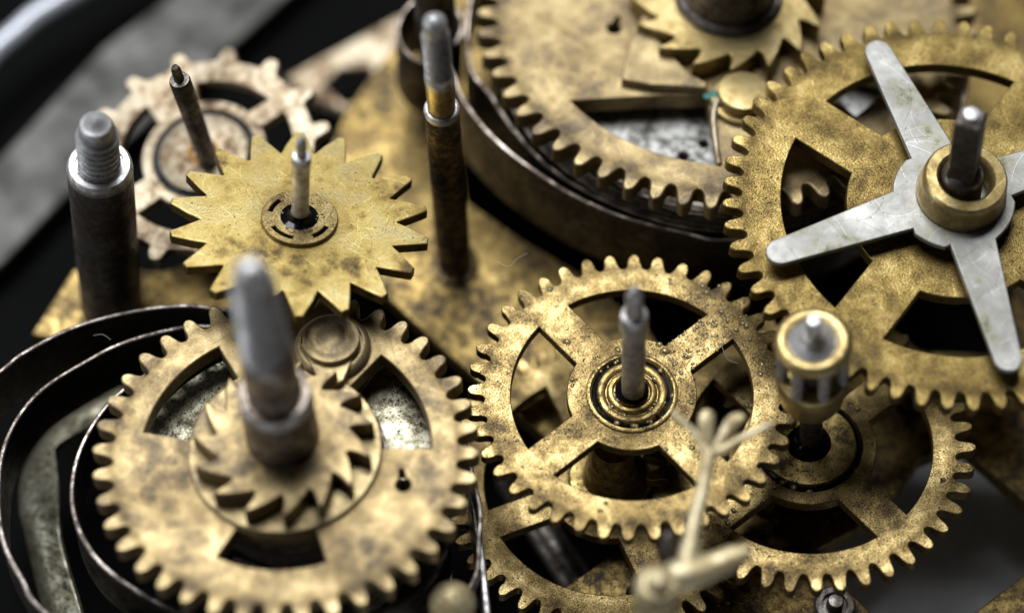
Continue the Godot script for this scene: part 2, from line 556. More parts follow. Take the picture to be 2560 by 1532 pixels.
# A round bar through points, each with its radius; flat squashes it across "up".
func bar(b: MB, pts: Array, radii: Array, seg := 14, flat := 1.0, k := 0.85) -> void:
	var rings := []
	var norms := []
	var run := 0.0
	var runs := []
	for i in pts.size():
		var d: Vector3 = ((pts[mini(i + 1, pts.size() - 1)] as Vector3) - pts[maxi(i - 1, 0)]).normalized()
		var side := d.cross(Vector3.UP if absf(d.y) < 0.9 else Vector3.BACK).normalized()
		var up := side.cross(d).normalized()
		var ring := []
		var nn := []
		if i:
			run += (pts[i] as Vector3).distance_to(pts[i - 1])
		runs.append(run)
		for s in seg + 1:
			var a := TAU * s / seg
			ring.append(pts[i] + (side * cos(a) + up * sin(a) * flat) * radii[i])
			nn.append((side * cos(a) * flat + up * sin(a)).normalized())
		rings.append(ring)
		norms.append(nn)
	for i in pts.size() - 1:
		for s in seg:
			b.quad([rings[i][s], rings[i][s + 1], rings[i + 1][s + 1], rings[i + 1][s]], [norms[i][s], norms[i][s + 1], norms[i + 1][s + 1], norms[i + 1][s]],
				[Vector2(s * 0.4, runs[i]), Vector2(s * 0.4 + 0.4, runs[i]), Vector2(s * 0.4 + 0.4, runs[i + 1]), Vector2(s * 0.4, runs[i + 1])], [k, k, k, k])
	for e in [0, pts.size() - 1]:
		var dir: Vector3 = ((pts[0] as Vector3) - pts[1]).normalized() if e == 0 else ((pts[-1] as Vector3) - pts[-2]).normalized()
		var tipp: Vector3 = pts[e] + dir * radii[e] * 0.75
		for s in seg:
			var mids := []
			for q in [s, s + 1]:
				mids.append(pts[e] + (rings[e][q] - pts[e]) * 0.72 + dir * radii[e] * 0.5)
			var n0: Vector3 = (norms[e][s] + dir).normalized()
			var n1: Vector3 = (norms[e][s + 1] + dir).normalized()
			b.quad([rings[e][s], rings[e][s + 1], mids[1], mids[0]], [norms[e][s], norms[e][s + 1], n1, n0], [Vector2(s, 0), Vector2(s + 1, 0), Vector2(s + 1, 1), Vector2(s, 1)], [k, k, k, k])
			b.tri([mids[0], mids[1], tipp], [n0, n1, dir], [Vector2(s, 1), Vector2(s + 1, 1), Vector2(s, 2)], [k, k, k])


# A strip standing on edge along a path of points (x, top height, z): top edge worn bright.
func ribbon(b: MB, pts: Array, height: float, thick: float, k := 0.7) -> void:
	var run := 0.0
	var prof := []
	for i in pts.size():
		var d: Vector3 = (pts[mini(i + 1, pts.size() - 1)] as Vector3) - pts[maxi(i - 1, 0)]
		d.y = 0
		d = d.normalized()
		var s := Vector3(d.z, 0, -d.x) * thick * 0.5
		var p: Vector3 = pts[i]
		var e := thick * 0.22
		prof.append([p + s + Vector3.DOWN * height, p + s + Vector3.DOWN * e, p + s * 0.5, p - s * 0.5, p - s + Vector3.DOWN * e, p - s + Vector3.DOWN * height, s.normalized()])
	for i in pts.size() - 1:
		var a: Array = prof[i]
		var c: Array = prof[i + 1]
		var len := (pts[i] as Vector3).distance_to(pts[i + 1])
		for j in 6:
			var q := (j + 1) % 6
			var na: Vector3
			var nb: Vector3
			match j:
				0:
					na = a[6]; nb = c[6]
				1:
					na = (a[6] + Vector3.UP).normalized(); nb = (c[6] + Vector3.UP).normalized()
				2:
					na = Vector3.UP; nb = Vector3.UP
				3:
					na = (Vector3.UP - a[6]).normalized(); nb = (Vector3.UP - c[6]).normalized()
				4:
					na = -a[6]; nb = -c[6]
				5:
					na = Vector3.DOWN; nb = Vector3.DOWN
			var w: float = (a[j] as Vector3).distance_to(a[q])
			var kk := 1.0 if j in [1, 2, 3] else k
			b.quad([a[j], c[j], c[q], a[q]], [na, nb, nb, na], [Vector2(run, j * 2.0), Vector2(run + len, j * 2.0), Vector2(run + len, j * 2.0 + w), Vector2(run, j * 2.0 + w)], [kk, kk, kk, kk])
		run += len
	for e in [0, pts.size() - 1]:
		var a: Array = prof[e]
		var d: Vector3 = ((pts[0] as Vector3) - pts[1]).normalized() if e == 0 else ((pts[-1] as Vector3) - pts[-2]).normalized()
		for j in [1, 2, 3, 4]:
			b.tri([a[0], a[j], a[j + 1]], [d, d, d], [Vector2(0, 0), Vector2(1, 0), Vector2(1, 1)], [k, k, k])


# ------------------------------------------------------------------ nodes

func part(called: String, b: MB, mat: String, parent: Node) -> MeshInstance3D:
	var o := MeshInstance3D.new()
	o.name = called
	o.mesh = b.mesh()
	o.material_override = M[mat]
	parent.add_child(o, true)
	return o


func tag(o: Node, label: String, category: String, group := "") -> void:
	o.set_meta("label", label)
	o.set_meta("category", category)
	if group:
		o.set_meta("group", group)


func structure(called: String, b: MB, mat: String) -> MeshInstance3D:
	var o := part(called, b, mat, self)
	o.set_meta("kind", "structure")
	return o


func thing(called: String, at: Vector3, up := Vector3.UP) -> Node3D:
	var o := Node3D.new()
	o.name = called
	add_child(o, true)
	var y := up.normalized()
	var x := (Vector3.RIGHT - y * Vector3.RIGHT.dot(y)).normalized()
	o.transform = Transform3D(Basis(x, y, x.cross(y)), at * MM)
	return o


func lean(tx: float, tz: float) -> Vector3:
	return Vector3(sin(tz), cos(tx) * cos(tz), sin(tx) * cos(tz))


func poly(l: Array) -> PackedVector2Array:
	var o := PackedVector2Array()
	for p in l:
		o.append(Vector2(p[0], p[1]))
	return o


# ------------------------------------------------------------------ the setting

func build_setting() -> void:
	var b := mb()
	sheet(b, [poly([[-400, -400], [400, -400], [400, 400], [-400, 400]])], -11.0, -9.0, 0.1, 40.0, 40.0, 1.0, 1.0)
	structure("table_top", b, "grey_table")


func build_plate() -> void:
	var t := thing("movement_plate", Vector3.ZERO)
	tag(t, "tarnished brass skeleton plate with wide bars that lies beneath all the wheels", "plate")
	var b := mb()
	var outline := poly([[-36, -0.6], [-33.5, -6.5], [-26.5, -6.8], [-18.5, -10.5], [-15.5, -16], [-14.0, -22], [-10, -30], [-4, -46], [60, -52], [60, 34], [2, 34], [2.8, 20.5], [4, 18.8], [10.2, 13.5], [7.9, 10.7], [2.8, 5.9], [-0.2, 3.3], [-4.7, -0.7], [-9.7, -5.6], [-13.3, -8.9], [-17, -5.5], [-21, -2.5], [-30, 0]])
	var hole_a := poly([[30.7, 6.3], [33.7, 4.9], [38.2, 9.3], [40, 12.5], [37.9, 15.4], [34.2, 18.6], [31, 26], [28.5, 26], [26.8, 19], [24.8, 16.8], [23.1, 14.1], [27.6, 11.2]])
	var hole_b := poly([[-4.6, -19], [-3.9, -14.4], [0.4, -11.2], [5.0, -8.4], [10.4, -3.8], [12.8, 0.9], [16.7, 2.1], [20.3, -1.6], [27, -6.5], [31, -3], [37, -3], [39, -12], [34, -20], [10, -22]])
	var small := disc(0.62, 16)
	for i in small.size():
		small[i] += Vector2(9.89, 18.35)
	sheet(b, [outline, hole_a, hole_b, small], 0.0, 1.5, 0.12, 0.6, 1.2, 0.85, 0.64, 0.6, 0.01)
	part("plate_body", b, "brass_oily", t)
	for p in [[5.6, 6.4], [24.1, 18.8], [30.0, 1.0]]:
		b = mb()
		turned(b, [[1.5, 1.5], [1.5, 2.1], [1.35, 2.25], [0.95, 2.25], [0.9, 1.9], [0.62, 1.9], [0.6, 2.7], [0.5, 2.85], [0, 2.9]], 28)
		part("bushing", b, "steel_dark", t).position = Vector3(p[0], 0, p[1]) * MM
	b = mb()
	var bead := []
	for k in 240:
		var p := Vector2.ZERO
		if k % 3 == 0:
			p = Vector2(rng.randfn(17.5, 3.5), rng.randfn(17.8, 1.4))
		elif k % 3 == 1:
			p = Vector2(rng.randfn(7.5, 1.0), rng.randfn(9.0, 0.9))
		else:
			p = Vector2(rng.randfn(25.0, 2.0), rng.randfn(9.0, 2.0))
		bead.append([Vector3(p.x, 1.5, p.y), absf(rng.randfn(0.07, 0.05)) + 0.04])
	var ok := []
	for q in bead:
		var v := Vector2(q[0].x, q[0].z)
		if Geometry2D.is_point_in_polygon(v, outline) and not Geometry2D.is_point_in_polygon(v, hole_a) and not Geometry2D.is_point_in_polygon(v, hole_b):
			ok.append(q)
	beads(t, ok)


# oil that has crept into beads: one part, nobody could count it
func beads(parent: Node, list: Array) -> void:
	var b := mb()
	for q in list:
		var c: Vector3 = q[0]
		var r: float = q[1]
		var sx := rng.randf_range(0.8, 1.5)
		var ang := rng.randf() * TAU
		for lat in 3:
			for s in 8:
				var p := []
				var nn := []
				for e in [[lat, s], [lat, s + 1], [lat + 1, s + 1], [lat + 1, s]]:
					var th: float = e[0] * PI * 0.5 / 3.0
					var ph: float = e[1] * TAU / 8.0
					var d := Vector3(cos(th) * cos(ph), sin(th), cos(th) * sin(ph))
					nn.append(d)
					p.append(c + (d * Vector3(sx, 0.42, 1.0)).rotated(Vector3.UP, ang) * r)
				if lat == 2:
					b.tri([p[0], p[1], p[2]], [nn[0], nn[1], nn[2]], [Vector2.ZERO, Vector2.ZERO, Vector2.ZERO], [1, 1, 1])
				else:
					b.quad(p, nn, [Vector2.ZERO, Vector2.ZERO, Vector2.ZERO, Vector2.ZERO], [1, 1, 1, 1])
	if list.size():
		part("oil_beads", b, "oil_bead", parent).set_meta("kind", "stuff")


func build_case() -> void:
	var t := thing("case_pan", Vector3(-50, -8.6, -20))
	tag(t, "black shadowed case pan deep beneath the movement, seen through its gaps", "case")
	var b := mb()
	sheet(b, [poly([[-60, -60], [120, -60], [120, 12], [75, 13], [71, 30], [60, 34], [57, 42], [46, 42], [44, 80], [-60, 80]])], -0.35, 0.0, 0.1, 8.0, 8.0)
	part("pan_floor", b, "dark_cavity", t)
	t = thing("case_flange", Vector3(-34, -6, -22))
	tag(t, "dull grey metal strap running out of focus across the upper left corner", "strap")
	b = mb()
	sheet(b, [poly([[-18.5, 20], [-6.6, 10.8], [-2.5, 4.3], [13.4, -16.5], [22, -28], [13, -30], [3.7, -15.9], [-0.9, -10.9], [-8, 0.6], [-20, 14]])], -1.6, 0.0, 0.25, 1.0, 1.6)
	part("strap_body", b, "iron_grey", t)
	t = thing("steel_hoop", Vector3(-42, -3, -31))
	tag(t, "shiny curved steel hoop of the case cut off by the top left corner", "hoop")
	b = mb()
	bar(b, smooth([Vector3(-7, 0, 14), Vector3(-2.4, 0, 3.4), Vector3(0.4, 0, -0.7), Vector3(3.0, 0, -3.6), Vector3(14, 0, -13)], 8), range(33).map(func(_i): return 0.95), 18)
	part("hoop_body", b, "bright_paint", t)
	t = thing("pale_bracket", Vector3(-14, -3, -30))
	tag(t, "pale blurred flat bracket behind the threaded pillar, left of the spring loop", "bracket")
	b = mb()
	var hole := poly([[-2.1, 2.1], [-1.0, 0.4], [1.4, 0.0], [2.6, 1.5], [2.1, 3.8], [-0.5, 3.7]])
	sheet(b, [poly([[-5.3, 1.4], [3.4, -5.2], [5.2, -6.2], [6.0, 5.0], [1.7, 5.4], [-3.4, 3.2]]), hole], -1.0, 0.0, 0.2, 0.6, 1.0, 1.0, 1.0)
	part("bracket_body", b, "brass_pale", t)
	t = thing("steel_rod", Vector3(3.0, -3.5, 11.0))
	tag(t, "blurred grey steel rod lying deep below the lowest brass wheel at bottom centre", "rod")
	b = mb()
	bar(b, [Vector3(-2.5, 0, -4), Vector3(0, 0, 0), Vector3(3.5, 0, 5.5)], [1.3, 1.3, 1.3], 20)
	part("rod_body", b, "steel_dark", t)


# ------------------------------------------------------------------ springs

func polar_path(c: Vector2, y: float, list: Array, n: int) -> Array:
	var o := []
	for p in list:
		var v := at_deg(p[0], p[1])
		o.append(Vector3(v.x + c.x, y, v.y + c.y))
	return smooth(o, n)


func build_springs() -> void:
	var t := thing("mainspring", Vector3(-15, 10, 15.4))
	tag(t, "uncoiled dark steel mainspring with wide loops at lower left, under the ratchet wheel", "spring")
	var b := mb()
	var turns := [[840, 6.6], [800, 6.8], [760, 7.0], [720, 7.2], [680, 7.4], [640, 7.5], [600, 7.7], [560, 7.9], [520, 8.1], [480, 8.3], [440, 8.5], [400, 8.7], [360, 8.8], [320, 8.9], [280, 9.0], [240, 9.0], [200, 9.1], [160, 9.1], [120, 9.1], [90, 9.1], [45, 9.2], [0, 9.5], [-60, 10.4], [-100, 11.7], [-125, 12.8], [-142, 13.6], [-157, 14.45], [-174, 14.96], [-190, 14.97], [-206, 14.2], [-223, 12.84], [-239, 11.85], [-270, 11.3], [-315, 12.0], [-335, 12.2], [-355, 11.2], [-405, 11.5], [-440, 12.6], [-478, 14.17], [-486, 15.14], [-498, 16.49], [-508, 17.62], [-522, 19.5], [-536, 20.24], [-553, 20.03], [-565, 19.38], [-574, 18.9], [-600, 17.4], [-630, 16.4], [-660, 15.6], [-690, 14.9], [-706, 13.9], [-722, 13.1], [-760, 13.2], [-800, 14.0], [-831, 14.92], [-841, 16.51], [-852, 18.16], [-864, 20.24], [-874, 21.89], [-879, 22.59], [-890, 25]]
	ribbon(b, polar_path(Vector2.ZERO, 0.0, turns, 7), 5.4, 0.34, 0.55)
	part("spring_strip", b, "steel_dark", t)

	t = thing("steel_collar", Vector3(-33, -2, 10))
	tag(t, "pitted curved steel collar with a lit face at the left edge between spring loops", "collar")
	b = mb()
	var l := smooth([Vector3(3.6, 0.6, -8.4), Vector3(0.4, 0.2, -6.3), Vector3(-1.7, -0.2, -3.8), Vector3(-2.9, -0.6, -1.0), Vector3(-2.8, -1.0, 1.8), Vector3(-2.2, -1.2, 3.6), Vector3(-1.7, -1.4, 5.2), Vector3(0, -2.0, 10.1), Vector3(1.5, -2.4, 14)], 8)
	var r := smooth([Vector3(5.0, 1.2, -6.6), Vector3(1.7, 1.2, -4.3), Vector3(-0.4, 1.2, -2.6), Vector3(-0.3, 1.2, -1.0), Vector3(0.1, 1.2, 0.8), Vector3(0.6, 1.2, 4.3), Vector3(1.4, 1.2, 6.9), Vector3(3.0, 1.2, 10.9), Vector3(4.5, 1.2, 15)], 8)
	for i in l.size() - 1:
		var rows := 6
		for j in rows:
			var p := []
			var nn := []
			for e in [[i, j], [i + 1, j], [i + 1, j + 1], [i, j + 1]]:
				var s: float = float(e[1]) / rows
				var w: Vector3 = r[e[0]] - l[e[0]]
				var d: Vector3 = (l[mini(e[0] + 1, l.size() - 1)] - l[maxi(e[0] - 1, 0)]).normalized()
				var up := w.cross(d).normalized()
				if up.y < 0:
					up = -up
				p.append(l[e[0]] + w * s + up * sin(s * PI) * 0.45)
				nn.append((up - w.normalized() * cos(s * PI) * 0.45).normalized())
			var q := [Vector2(i * 0.45, j * 0.5), Vector2(i * 0.45 + 0.45, j * 0.5), Vector2(i * 0.45 + 0.45, j * 0.5 + 0.5), Vector2(i * 0.45, j * 0.5 + 0.5)]
			b.quad(p, nn, q, [0.6, 0.6, 0.6, 0.6])
			var dn := []
			for k in 4:
				dn.append(-nn[k])
			var pp := []
			for k in 4:
				pp.append(p[k] - nn[k] * 0.5)
			b.quad(pp, dn, q, [0.6, 0.6, 0.6, 0.6])
	ribbon(b, r, 0.9, 0.12, 0.8)
	part("collar_band", b, "steel_pitted", t)

	t = thing("mainspring", Vector3(15.08, 12.0, -24.16))
	tag(t, "wound mainspring with a brown outer coil and end loop, under the large rear wheel", "spring")
	b = mb()
	var path := []
	for p in [[-20.8, 4.5], [-23.0, 4.2], [-24.3, 2.9], [-24.8, 1.3], [-24.3, -0.6], [-23.2, -1.6], [-21.6, -1.6], [-20.3, -0.6], [-19.9, 1.0], [-20.4, 2.4]]:
		path.append(Vector3(p[0], 0, p[1]))
	path.reverse()
	for q in [[160, 20.93], [152, 20.49], [144, 19.97], [136, 19.46], [126, 19.07], [116, 18.78], [108, 18.61], [99, 18.55], [88, 18.75], [60, 18.9], [20, 18.9], [-20, 18.9], [-60, 18.9], [-100, 18.9], [-140, 19.1], [-170, 19.4], [-192, 19.59], [-202, 18.78], [-212, 18.52], [-225, 18.4], [-240, 18.1]]:
		var v := at_deg(q[0], q[1])
		path.append(Vector3(v.x, 0, v.y))
	var rr := 18.05
	var a := -260.0
	while a > -260.0 - 360.0 * 9:
		var v := at_deg(a, rr)
		path.append(Vector3(v.x, 0, v.y))
		a -= 20.0
		rr -= (0.42 + rng.randf_range(-0.06, 0.06)) / 18.0
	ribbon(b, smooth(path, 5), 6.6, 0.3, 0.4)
	part("spring_strip", b, "steel_brown", t)

	for q in [[Vector3(-4.6, 4.6, 15.6), Vector3(-2.8, 4.0, 21.5), "dark pitted steel blade below the ratchet wheel, left of the bright strip"], [Vector3(-2.2, 7.8, 14.0), Vector3(-0.6, 7.8, 24.0), "narrow bright steel strip at the bottom edge beside the lowest brass wheel"]]:
		t = thing("metal_strip", q[0])
		tag(t, q[2], "strip")
		b = mb()
		var d: Vector3 = q[1] - q[0]
		ribbon(b, [Vector3.ZERO, d * 0.5 + Vector3(0.1, 0, 0), d], 3.6, 0.5, 0.8)
		part("strip_body", b, "steel_dark" if q[0].x < -4 else "steel_worn", t)


# ------------------------------------------------------------------ wheels

func arbor(parent: Node, base: Vector3, tip: Vector3, prof: Array, mat: String, called := "arbor") -> MeshInstance3D:
	# base and tip in the parent's world millimetres; profile heights are millimetres along the shaft
	var b := mb()
	turned(b, prof, 32)
	var o := part(called, b, mat, parent)
	var y := (tip - base).normalized()
	var x := (Vector3.RIGHT - y * y.x).normalized()
	var w := Transform3D(Basis(x, y, x.cross(y)), base * MM)
	o.transform = (parent as Node3D).transform.affine_inverse() * w
	return o


func build_lower_wheel() -> void:
	var t := thing("brass_wheel", Vector3(7.64, 4.0, 10.77))
	tag(t, "dark dirty brass wheel lowest of all, half hidden under the four-spoked centre wheel", "gear")
	var b := mb()
	var loops := [toothed(44, 136.6 - 8.18 * 2, 10.75, 12.12, FINGER, 0.04)]
	for k in 4:
		loops.append(spoke_window(110.0 + 90.0 * k, 45.0, 2.35, 4.6, 9.04))
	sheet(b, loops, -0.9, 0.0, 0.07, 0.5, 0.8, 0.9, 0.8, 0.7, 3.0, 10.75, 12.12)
	part("wheel_body", b, "brass_aged", t)
	b = mb()
	turned(b, [[2.2, -2.4], [2.2, 0.1], [3.0, 0.1], [3.0, 0.6], [2.85, 0.75], [2.0, 0.8], [1.4, 5.5], [0.0, 5.5]], 36)
	part("hub", b, "brass_oily", t)


func build_great_wheels() -> void:
	# lower left
	var c := Vector3(-15.0, 15.0, 15.38)
	var t := thing("great_wheel", c, lean(-0.053, -0.052))
	tag(t, "large dull brass wheel at lower left carrying a ratchet and a tall stepped steel arbor", "gear")
	var b := mb()
	var loops := [toothed(40, -0.89, 11.8, 13.28, FINGER, 0.03)]
	loops.append(sector(-172.5, -122.8, -173.8, -123.2, 6.75, 7.0, 9.95))
	loops.append(sector(-52.7, -2.9, -52.6, -3.5, 6.7, 6.7, 10.0))
	loops.append(sector(67.6, 115.0, 66.8, 114.0, 6.7, 6.75, 9.2))
	var key := keyhole(at_deg(16.6, 8.6), deg_to_rad(-100.0))
	loops.append(key)
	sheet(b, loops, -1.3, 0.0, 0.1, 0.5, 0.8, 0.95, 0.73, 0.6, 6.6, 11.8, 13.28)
	part("wheel_body", b, "brass_dull", t)
	b = mb()
	sheet(b, [disc(6.62), disc(4.2)], 0.02, 0.35, 0.1)
	part("ratchet_seat", b, "brass_dull", t)
	b = mb()
	sheet(b, [toothed(15, 147.5, 4.6, 6.2, [[-0.53, 0.0], [-0.3, 0.22], [-0.05, 0.5], [0.18, 0.78], [0.36, 1.0], [0.42, 1.0], [0.41, 0.75], [0.37, 0.4], [0.37, 0.12], [0.42, 0.0]], 0.015)], 0.36, 1.9, 0.12, 0.4, 0.7, 0.95, 0.84, 0.6, 2.7)
	part("ratchet_wheel", b, "brass_dull", t)
	b = mb()
	turned(b, [[2.7, 0], [2.7, 0.3], [2.6, 0.55], [2.3, 0.8], [2.2, 0.8], [2.15, 0.5], [2.0, 0.5], [2.02, 1.25], [1.94, 1.4], [1.5, 1.42], [1.42, 1.37], [0.9, 1.36], [0.82, 1.4], [0, 1.43]], 44)
	var click := part("click_rivet", b, "brass_dull", t)
	var v := at_deg(-72.6, 8.75)
	click.position = Vector3(v.x, 0.03, v.y) * MM
	b = mb()
	sheet(b, [poly([[-1.6, -1.2], [1.4, -1.4], [1.9, 0.6], [0.6, 2.6], [-2.6, 3.6], [-3.4, 2.9], [-1.2, 1.6]])], 0.0, 0.9, 0.1, 0.4, 0.6)
	var pawl := part("click", b, "brass_dull", t)
	pawl.position = Vector3(v.x * 0.9, 0.05, v.y * 0.9) * MM
	pawl.rotation.y = 0.3
	b = mb()
	sheet(b, [sector(180, 243, 180, 243, 6.9, 6.9, 11.0)], -4.0, -3.4, 0.1)
	part("steel_washer", b, "steel_pitted", t)
	b = mb()
	sheet(b, [sector(-58, 2, -58, 2, 6.9, 6.9, 11.0)], -3.8, -3.2, 0.1)
	part("steel_washer", b, "steel_pitted", t)
	b = mb()
	sheet(b, [sector(64, 118, 64, 118, 8.7, 8.7, 10.6)], -2.6, -2.1, 0.1, 0.4, 0.6)
	part("spring_hook", b, "steel_worn", t)
	b = mb()
	ribbon(b, polar_path(Vector2.ZERO, -1.4, [[-180, 6.85], [-150, 6.9], [-120, 6.95], [-90, 6.95], [-45, 6.9], [0, 6.9], [45, 6.9], [90, 6.85], [150, 6.85], [180, 6.85]], 6), 2.4, 0.32, 0.8)
	part("retaining_ring", b, "steel_dark", t)
	var post := arbor(t, Vector3(-15.03, 15.0, 15.16), Vector3(-16.17, 38.51, 15.36), [[2.5, -13], [2.5, 6.4], [2.42, 7.4], [2.3, 7.9], [1.6, 8.0]], "steel_brown", "winding_arbor")
	b = mb()
	turned(b, [[2.46, 6.3], [2.48, 7.2], [2.36, 7.75], [2.2, 7.9], [1.75, 7.92]], 36)
	part("shoulder_ring", b, "steel_worn", post)
	b = mb()
	turned(b, [[1.86, 7.8], [1.86, 8.6], [1.6, 8.9], [1.6, 9.3], [1.8, 9.6], [1.76, 13.4], [1.6, 13.6]], 32)
	part("upper_step", b, "steel_brown", post)
	b = mb()
	thread(b, 1.7, 0.2, 13.5, 22.2, 0.7, 0.85)
	turned(b, [[1.26, 22.0], [1.24, 22.5], [1.18, 23.0], [1.02, 23.5], [0.7, 23.85], [0.3, 24.0], [0, 24.02]], 28)
	part("thread", b, "steel_worn", post)

	# rear right
	c = Vector3(15.079, 14.5, -24.161)
	t = thing("great_wheel", c, lean(-0.087, -0.018))
	tag(t, "largest brass wheel, out of focus at the top centre, with a thick ratchet and click", "gear")
	b = mb()
	loops = [toothed(56, -2.98, 17.25, 18.91, FINGER, 0.03)]
	loops.append(sector(92.6, 140.9, 100.0, 116.0, 8.4, 9.4, 14.8))
	loops.append(sector(27.0, 46.0, 30.0, 44.0, 10.0, 10.0, 13.6))
	loops.append(sector(-148.0, -99.0, -139.0, -124.0, 9.0, 9.0, 15.05))
	key = keyhole(at_deg(166.0, 8.7), deg_to_rad(-75.0))
	loops.append(key)
	sheet(b, loops, -1.4, 0.0, 0.12, 0.5, 1.1, 0.95, 0.84, 0.7, 7.0, 17.25, 18.91)
	part("wheel_body", b, "brass_dull", t)
	b = mb()
	var ring2 := disc(0.42, 14)
	var cover := [disc(13.9)]
	for q in [[104.0, 12.5], [98.0, 11.0], [-60.0, 10.5]]:
		var h := disc(0.4, 12)
		for i in h.size():
			h[i] += at_deg(q[0], q[1])
		cover.append(h)
	sheet(b, cover, -3.3, -2.5, 0.1, 0.5, 1.2, 1.0, 0.95)
	part("cover_plate", b, "zinc", t)
	b = mb()
	sheet(b, [toothed(16, 124.5, 5.75, 7.35, [[-0.53, 0.0], [-0.3, 0.22], [-0.05, 0.5], [0.18, 0.78], [0.36, 1.0], [0.42, 1.0], [0.41, 0.75], [0.37, 0.4], [0.37, 0.12], [0.42, 0.0]], 0.015)], 0.03, 1.7, 0.12, 0.4, 0.8, 0.95, 0.92, 0.6)
	part("ratchet_wheel", b, "brass_smooth", t)
	b = mb()
	turned(b, [[4.1, 1.6], [4.1, 2.1], [3.9, 2.3], [3.5, 2.3], [3.45, 9.0], [3.2, 9.3], [1.9, 9.4], [1.85, 16.0], [0, 16.0]], 40)
	part("winding_arbor", b, "steel_dark", t)
	b = mb()
	turned(b, [[2.35, 0.0], [2.35, 0.35], [2.25, 0.45], [1.85, 0.45], [1.85, 1.25], [1.78, 1.38], [0.9, 1.45], [0, 1.45]], 36)
	v = at_deg(83.0, 9.0)
	part("click_rivet", b, "brass_smooth", t).position = Vector3(v.x, 0.03, v.y) * MM
	b = mb()
	var cl := PackedVector2Array()
	for q in [[151, 8.3], [143, 9.6], [135.2, 11.0], [124, 9.9], [112.7, 8.9], [101, 8.45], [100.5, 7.95], [112, 7.5], [120.8, 6.95], [132, 6.6], [143.6, 6.35], [160, 6.0], [-178, 5.7], [178, 6.3], [165, 6.7], [155, 7.2]]:
		cl.append(at_deg(q[0], q[1]))
	sheet(b, [cl], 0.03, 0.8, 0.12, 0.4, 0.6)
	part("click", b, "brass_dull", t)
	b = mb()
	bar(b, smooth([Vector3(0.6, 0.5, 8.2), Vector3(-0.5, 0.7, 9.0), Vector3(-1.0, 0.6, 10.5), Vector3(-0.9, 0.3, 12.5), Vector3(-0.6, 0.1, 14.8)], 6), range(25).map(func(_i): return 0.24), 10)
	part("click_spring", b, "brass_pale", t)
	b = mb()
	for q in [[97.0, 8.6, 0.42], [100.0, 8.9, 0.3], [95.0, 9.3, 0.34]]:
		v = at_deg(q[0], q[1])
		bar(b, [Vector3(v.x, 0.4, v.y), Vector3(v.x + 0.3, 0.42, v.y + 0.2)], [q[2], q[2] * 0.7], 10, 0.5)
	part("verdigris_crust", b, "verdigris", t)


